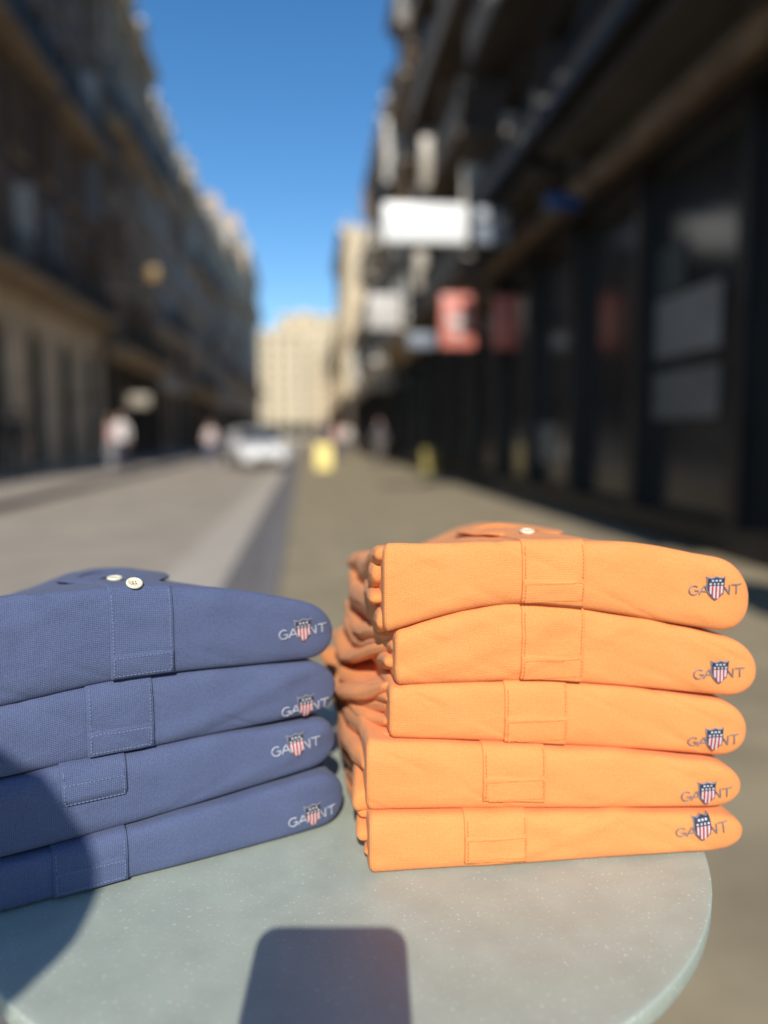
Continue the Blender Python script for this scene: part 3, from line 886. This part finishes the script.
def board(x, y, m, label, h=1.0, w=.75):
    E = empty('sandwich_board', (x, y, 0), 0, label, 'sign', 'yellow boards standing on the pavement')
    for s in (-1, 1):
        bm = bmesh.new(); rbox(bm, -w/2, w/2, -.015, .015, 0, h, .012)
        box(bm, -w/2+.06, w/2-.06, -.021, -.0165, .15, h-.1, 1)
        o = bm_obj('board_panel', bm, [m, m], E, False, loc=(0, s*.24, 0))
        o.rotation_euler = (s*.25, 0, 0)
    bm = bmesh.new(); cyl(bm, (0, 0), .02, h*.93, h*.97, 12); bm_obj('hinge', bm, [IRON], E)
YL = M('bright yellow paint', (.68, .52, .05), .4); YD = M('ochre yellow paint', (.22, .17, .025), .6)
board(.60, 25.0, YL, 'bright yellow sandwich board on the pavement', .85, .52)
board(3.35, 20.6, YD, 'ochre sandwich board beside the shop wall', .75, .42)
PL_ = empty('shadow_planter', (3.02, 3.05, 0), 0, 'unseen dark tub with a clipped bush, added to cast a shadow on the pavement', 'shadow_planter')  # out of view, added to throw a shadow onto the pavement
bm = bmesh.new(); rbox(bm, -.28, .28, -.28, .28, 0, .55, .02); bm_obj('shadow_planter_box', bm, [BLACK], PL_)
bm = bmesh.new()
for i in range(1800):
    d = Vector((random.gauss(0, 1), random.gauss(0, 1), random.gauss(0, 1))).normalized()*random.uniform(.6, 1)**.5
    c = Vector((d.x*.35, d.y*.35, 1.05+d.z*.6)); a = Vector((random.gauss(0, 1), random.gauss(0, 1), random.gauss(0, 1))).normalized(); b = a.orthogonal().normalized()
    bm.faces.new([bm.verts.new(c+a*.05), bm.verts.new(c+b*.028), bm.verts.new(c-a*.05), bm.verts.new(c-b*.028)])
bm_obj('shadow_shrub', bm, [M('leaf green', (.05, .09, .03), .6)], PL_)

# ------------------------------------------------------------------ people
SKIN = M('skin', (.52, .33, .25), .6)
def person(loc, rz, h, top, legs, hairc, label, over=None, step=.12, hair_r=1.0, extra=None, arms_skin=1.02):
    E = empty('person', loc, rz, label, 'person')
    k = h/1.75
    J = {'pelvis': (0, 0, .97, .13, .10), 'spine': (0, 0, 1.12, .125, .09), 'chest': (0, 0, 1.32, .155, .105), 'neck': (0, 0, 1.47, .06, .06), 'jaw': (0, .02, 1.56, .062, .07),
         'head': (0, .015, 1.64, .078, .095), 'crown': (0, .0, 1.71, .055, .065)}
    E_ = [('pelvis', 'spine'), ('spine', 'chest'), ('chest', 'neck'), ('neck', 'jaw'), ('jaw', 'head'), ('head', 'crown')]
    for s, n in ((-1, 'l'), (1, 'r')):
        J[n+'sh'] = (s*.17, 0, 1.41, .06, .06); J[n+'el'] = (s*.225, -.03, 1.14, .042, .042); J[n+'wr'] = (s*.23, .06, .91, .028, .028); J[n+'pa'] = (s*.225, .085, .83, .035, .02)
        J[n+'hip'] = (s*.09, 0, .90, .085, .09); J[n+'kn'] = (s*.10, .03+s*step*.5, .50, .055, .058); J[n+'an'] = (s*.10, -.01+s*step, .09, .038, .042); J[n+'to'] = (s*.11, .14+s*step, .035, .04, .03)
        E_ += [('chest', n+'sh'), (n+'sh', n+'el'), (n+'el', n+'wr'), (n+'wr', n+'pa'), ('pelvis', n+'hip'), (n+'hip', n+'kn'), (n+'kn', n+'an'), (n+'an', n+'to')]
    for kk in J: J[kk] = tuple(q*k for q in J[kk])
    if over:
        for kk, vv in over.items(): J[kk] = tuple(vv)+J[kk][3:] if len(vv) == 3 else tuple(vv)
    if extra:
        for kk, vv, par in extra: J[kk] = vv; E_.append((par, kk))
    names = list(J); idx = {n: i for i, n in enumerate(names)}
    me = bpy.data.meshes.new('sk'); me.from_pydata([J[n][:3] for n in names], [(idx[a], idx[b]) for a, b in E_], [])
    o = bpy.data.objects.new('sk', me); col.objects.link(o)
    o.modifiers.new('Skin', 'SKIN')
    sd = o.modifiers.new('Sub', 'SUBSURF'); sd.levels = 2; sd.render_levels = 2
    for i, n in enumerate(names):
        sv = me.skin_vertices[0].data[i]; sv.radius = (J[n][3], J[n][4]); sv.use_root = (n == 'pelvis')
    dg = bpy.context.evaluated_depsgraph_get(); dg.update()
    m2 = bpy.data.meshes.new_from_object(o.evaluated_get(dg)); m2.name = 'person_body'
    bpy.data.objects.remove(o)
    m2.materials.clear()
    mt, ml = M('top cloth', top, .85, ns=12, na=.12), M('trouser cloth', legs, .85, ns=12, na=.12)
    SHOE = M('shoe', (.05, .04, .04), .6)
    for m in (SKIN, mt, ml, SHOE): m2.materials.append(m)
    for p in m2.polygons:
        c = p.center; z = c.z/k
        if z > 1.475: mi = 0
        elif z < .09: mi = 3
        elif abs(c.x)/k > .18 and z < arms_skin: mi = 0
        elif z > .95: mi = 1
        else: mi = 2
        if over and (abs(c.x)/k > .18 or c.y/k > .2) and c.y/k > .22: mi = 0
        p.material_index = mi; p.use_smooth = True
    b = bpy.data.objects.new('person_body', m2); link(b, E)
    bm = bmesh.new(); bmesh.ops.create_icosphere(bm, subdivisions=4, radius=1)
    hx, hy, hz = J['head'][:3]
    for v in bm.verts:
        d = v.co.copy()
        rr = 1+.06*noise.noise(d*4)
        if d.y > .25 and d.z < .45: rr *= .72
        v.co = Vector((hx+d.x*.098*k*hair_r*rr, hy-.015*k+d.y*.112*k*hair_r*rr, hz+.015*k+d.z*(.118 if d.z > 0 else .10*hair_r)*k*rr))
    bm_obj('hair', bm, [M('hair', hairc, .6, ns=60, na=.4)], E, True)
    fy = hy+.094*k
    for s in (-1, 1):
        bm = bmesh.new()
        t = bmesh.new(); bmesh.ops.create_uvsphere(t, u_segments=12, v_segments=8, radius=.012*k); merge(bm, t, Matrix.Translation((hx+s*.03*k, fy-.006*k, hz-.005*k)))
        bm_obj('eye', bm, [HOLE], E, True)
    return E
person((-5.5, 24.0, 0), math.pi, 1.78, (.72, .68, .66), (.05, .05, .07), (.05, .03, .02), 'person in a white top and dark trousers walking on the pavement')
person((-6.1, 25.2, 0), math.pi-.2, 1.66, (.55, .30, .28), (.30, .30, .33), (.10, .06, .03), 'person in a pale pink top walking on the pavement', step=-.1)
person((-3.75, 31.5, -.12), math.pi, 1.72, (.75, .62, .60), (.12, .13, .2), (.05, .03, .02), 'person in a pale pink shirt beside the white car')
person((-7.3, 20.6, 0), .3, 1.75, (.03, .03, .035), (.02, .02, .025), (.02, .02, .02), 'person in dark clothes by the stone arcade', step=.03)
person((1.5, 36, 0), math.pi, 1.72, (.65, .40, .36), (.08, .08, .12), (.05, .03, .02), 'person in a pink shirt walking on the pavement')
person((2.1, 38, 0), .1, 1.68, (.70, .66, .6), (.10, .10, .12), (.15, .09, .04), 'person in a cream top walking away on the pavement', step=-.12)
person((.9, 45, 0), math.pi, 1.75, (.12, .12, .16), (.05, .05, .06), (.05, .03, .02), 'person in a dark jacket on the pavement')
person((2.9, 30, 0), math.pi, 1.70, (.10, .10, .12), (.2, .18, .16), (.05, .03, .02), 'person in black top near the shop wall', step=.05)

# photographer behind the camera, throws the shadow on blue shirts and table
hx_, hF = -.290, -.50
def loc_(X, F, Z): return (X-hx_, F-hF, Z)
wr = loc_(-.035, -.075, .885); pa = loc_(-.030, -.035, .925)
ex = []
for i, (dx, zz, ln) in enumerate(((-.050, .955, 1.0), (-.052, .935, 1.05), (-.052, .915, 1.0), (-.048, .896, .85))):
    a = loc_(-.082, -.012, zz); b2 = loc_(-.088, .010, zz+.003); c3 = loc_(-.060, .021, zz+.006)
    ex += [('f%da' % i, a+(.0095, .0095), 'rpa'), ('f%db' % i, b2+(.0085, .0085), 'f%da' % i), ('f%dc' % i, c3+(.0075, .0075), 'f%db' % i)]
ex += [('ta', loc_(.012, -.030, .945)+(.012, .011), 'rpa'), ('tb', loc_(.022, -.018, .975)+(.010, .010), 'ta'), ('tc', loc_(.010, -.028, 1.0)+(.009, .008), 'tb')]
person(tuple(c2w(hx_, hF)), -A, 1.555, (.10, .11, .14), (.05, .06, .10), (.06, .04, .025), 'person in dark top holding up a phone to take a picture',
       over={'rel': loc_(-.06, -.30, 1.0)+(.04, .04), 'rwr': wr+(.027, .025), 'rpa': pa+(.034, .018)}, extra=ex, hair_r=1.08, step=.04)
camrot = Matrix.Rotation(-A, 4, 'Z') @ Matrix.Rotation(math.pi/2-PT, 4, 'X')
PH = empty('smartphone', (0, 0, 0), 0, 'dark smartphone held upright in a raised hand', 'phone')
PH.matrix_world = Matrix.Translation((0, 0, CZ)) @ camrot @ Matrix.Translation((-.027, -.081, .0085))
def rrect(bm, w, h, r, z0, z1, mi=0):
    pts = []
    for cx, cy, a0 in ((w/2-r, h/2-r, 0), (-w/2+r, h/2-r, 90), (-w/2+r, -h/2+r, 180), (w/2-r, -h/2+r, 270)):
        for i in range(9):
            a = math.radians(a0+i*90/8); pts.append((cx+r*math.cos(a), cy+r*math.sin(a)))
    A_ = [bm.verts.new((*p, z0)) for p in pts]; B_ = [bm.verts.new((*p, z1)) for p in pts]; n = len(pts)
    for i in range(n): bm.faces.new((A_[i], A_[(i+1) % n], B_[(i+1) % n], B_[i])).material_index = mi
    bm.faces.new(A_).material_index = mi; bm.faces.new(B_).material_index = mi
bm = bmesh.new(); rrect(bm, .103, .186, .014, -.0045, .0045); bm_obj('phone_case', bm, [BLACK], PH)
bm = bmesh.new(); rrect(bm, .095, .178, .012, .0047, .0052); bm_obj('phone_screen', bm, [GLASS], PH)
bm = bmesh.new(); rrect(bm, .036, .036, .009, -.0058, -.0046); bm_obj('camera_bump', bm, [BLACK], PH, loc=(.024, .067, 0))

# ------------------------------------------------------------------ light
el = math.radians(34.8)
tr = c2w(-.018, 1.0); tr.z = 0; tr.normalize()
trav = Vector((tr.x*math.cos(el), tr.y*math.cos(el), -math.sin(el)))
sd = bpy.data.lights.new('sun', 'SUN'); sd.energy = 4.8; sd.angle = math.radians(.5); sd.color = (1, .95, .87)
so = bpy.data.objects.new('sun', sd); so.rotation_euler = trav.to_track_quat('-Z', 'Y').to_euler(); so.location = (0, -5, 10); col.objects.link(so)
w = bpy.data.worlds.new('World'); scene.world = w; w.use_nodes = True
nt = w.node_tree; bg = nt.nodes['Background']
sk = nt.nodes.new('ShaderNodeTexSky'); sk.sky_type = 'NISHITA'; sk.sun_disc = False
sk.sun_elevation = el; sk.sun_rotation = math.atan2(-tr.x, -tr.y)
sk.air_density = 1.0; sk.dust_density = .2; sk.ozone_density = 3.0; sk.altitude = 200
hs = nt.nodes.new('ShaderNodeHueSaturation'); hs.inputs['Saturation'].default_value = 1.26; hs.inputs['Value'].default_value = 1.0
nt.links.new(sk.outputs[0], hs.inputs['Color']); nt.links.new(hs.outputs[0], bg.inputs[0]); bg.inputs[1].default_value = .142
scene.view_settings.view_transform = 'Standard'; scene.view_settings.look = 'None'; scene.view_settings.exposure = 0

cd = bpy.data.cameras.new('camera'); co = bpy.data.objects.new('camera', cd); col.objects.link(co)
co.location = (0, 0, CZ); co.rotation_euler = (math.pi/2-PT, 0, -A)
cd.sensor_fit = 'VERTICAL'; cd.sensor_height = 36; cd.lens = FPX/1024*36
cd.clip_start = .02; cd.clip_end = 4000
cd.dof.use_dof = True; cd.dof.focus_distance = .58; cd.dof.aperture_fstop = 1.7
scene.camera = co
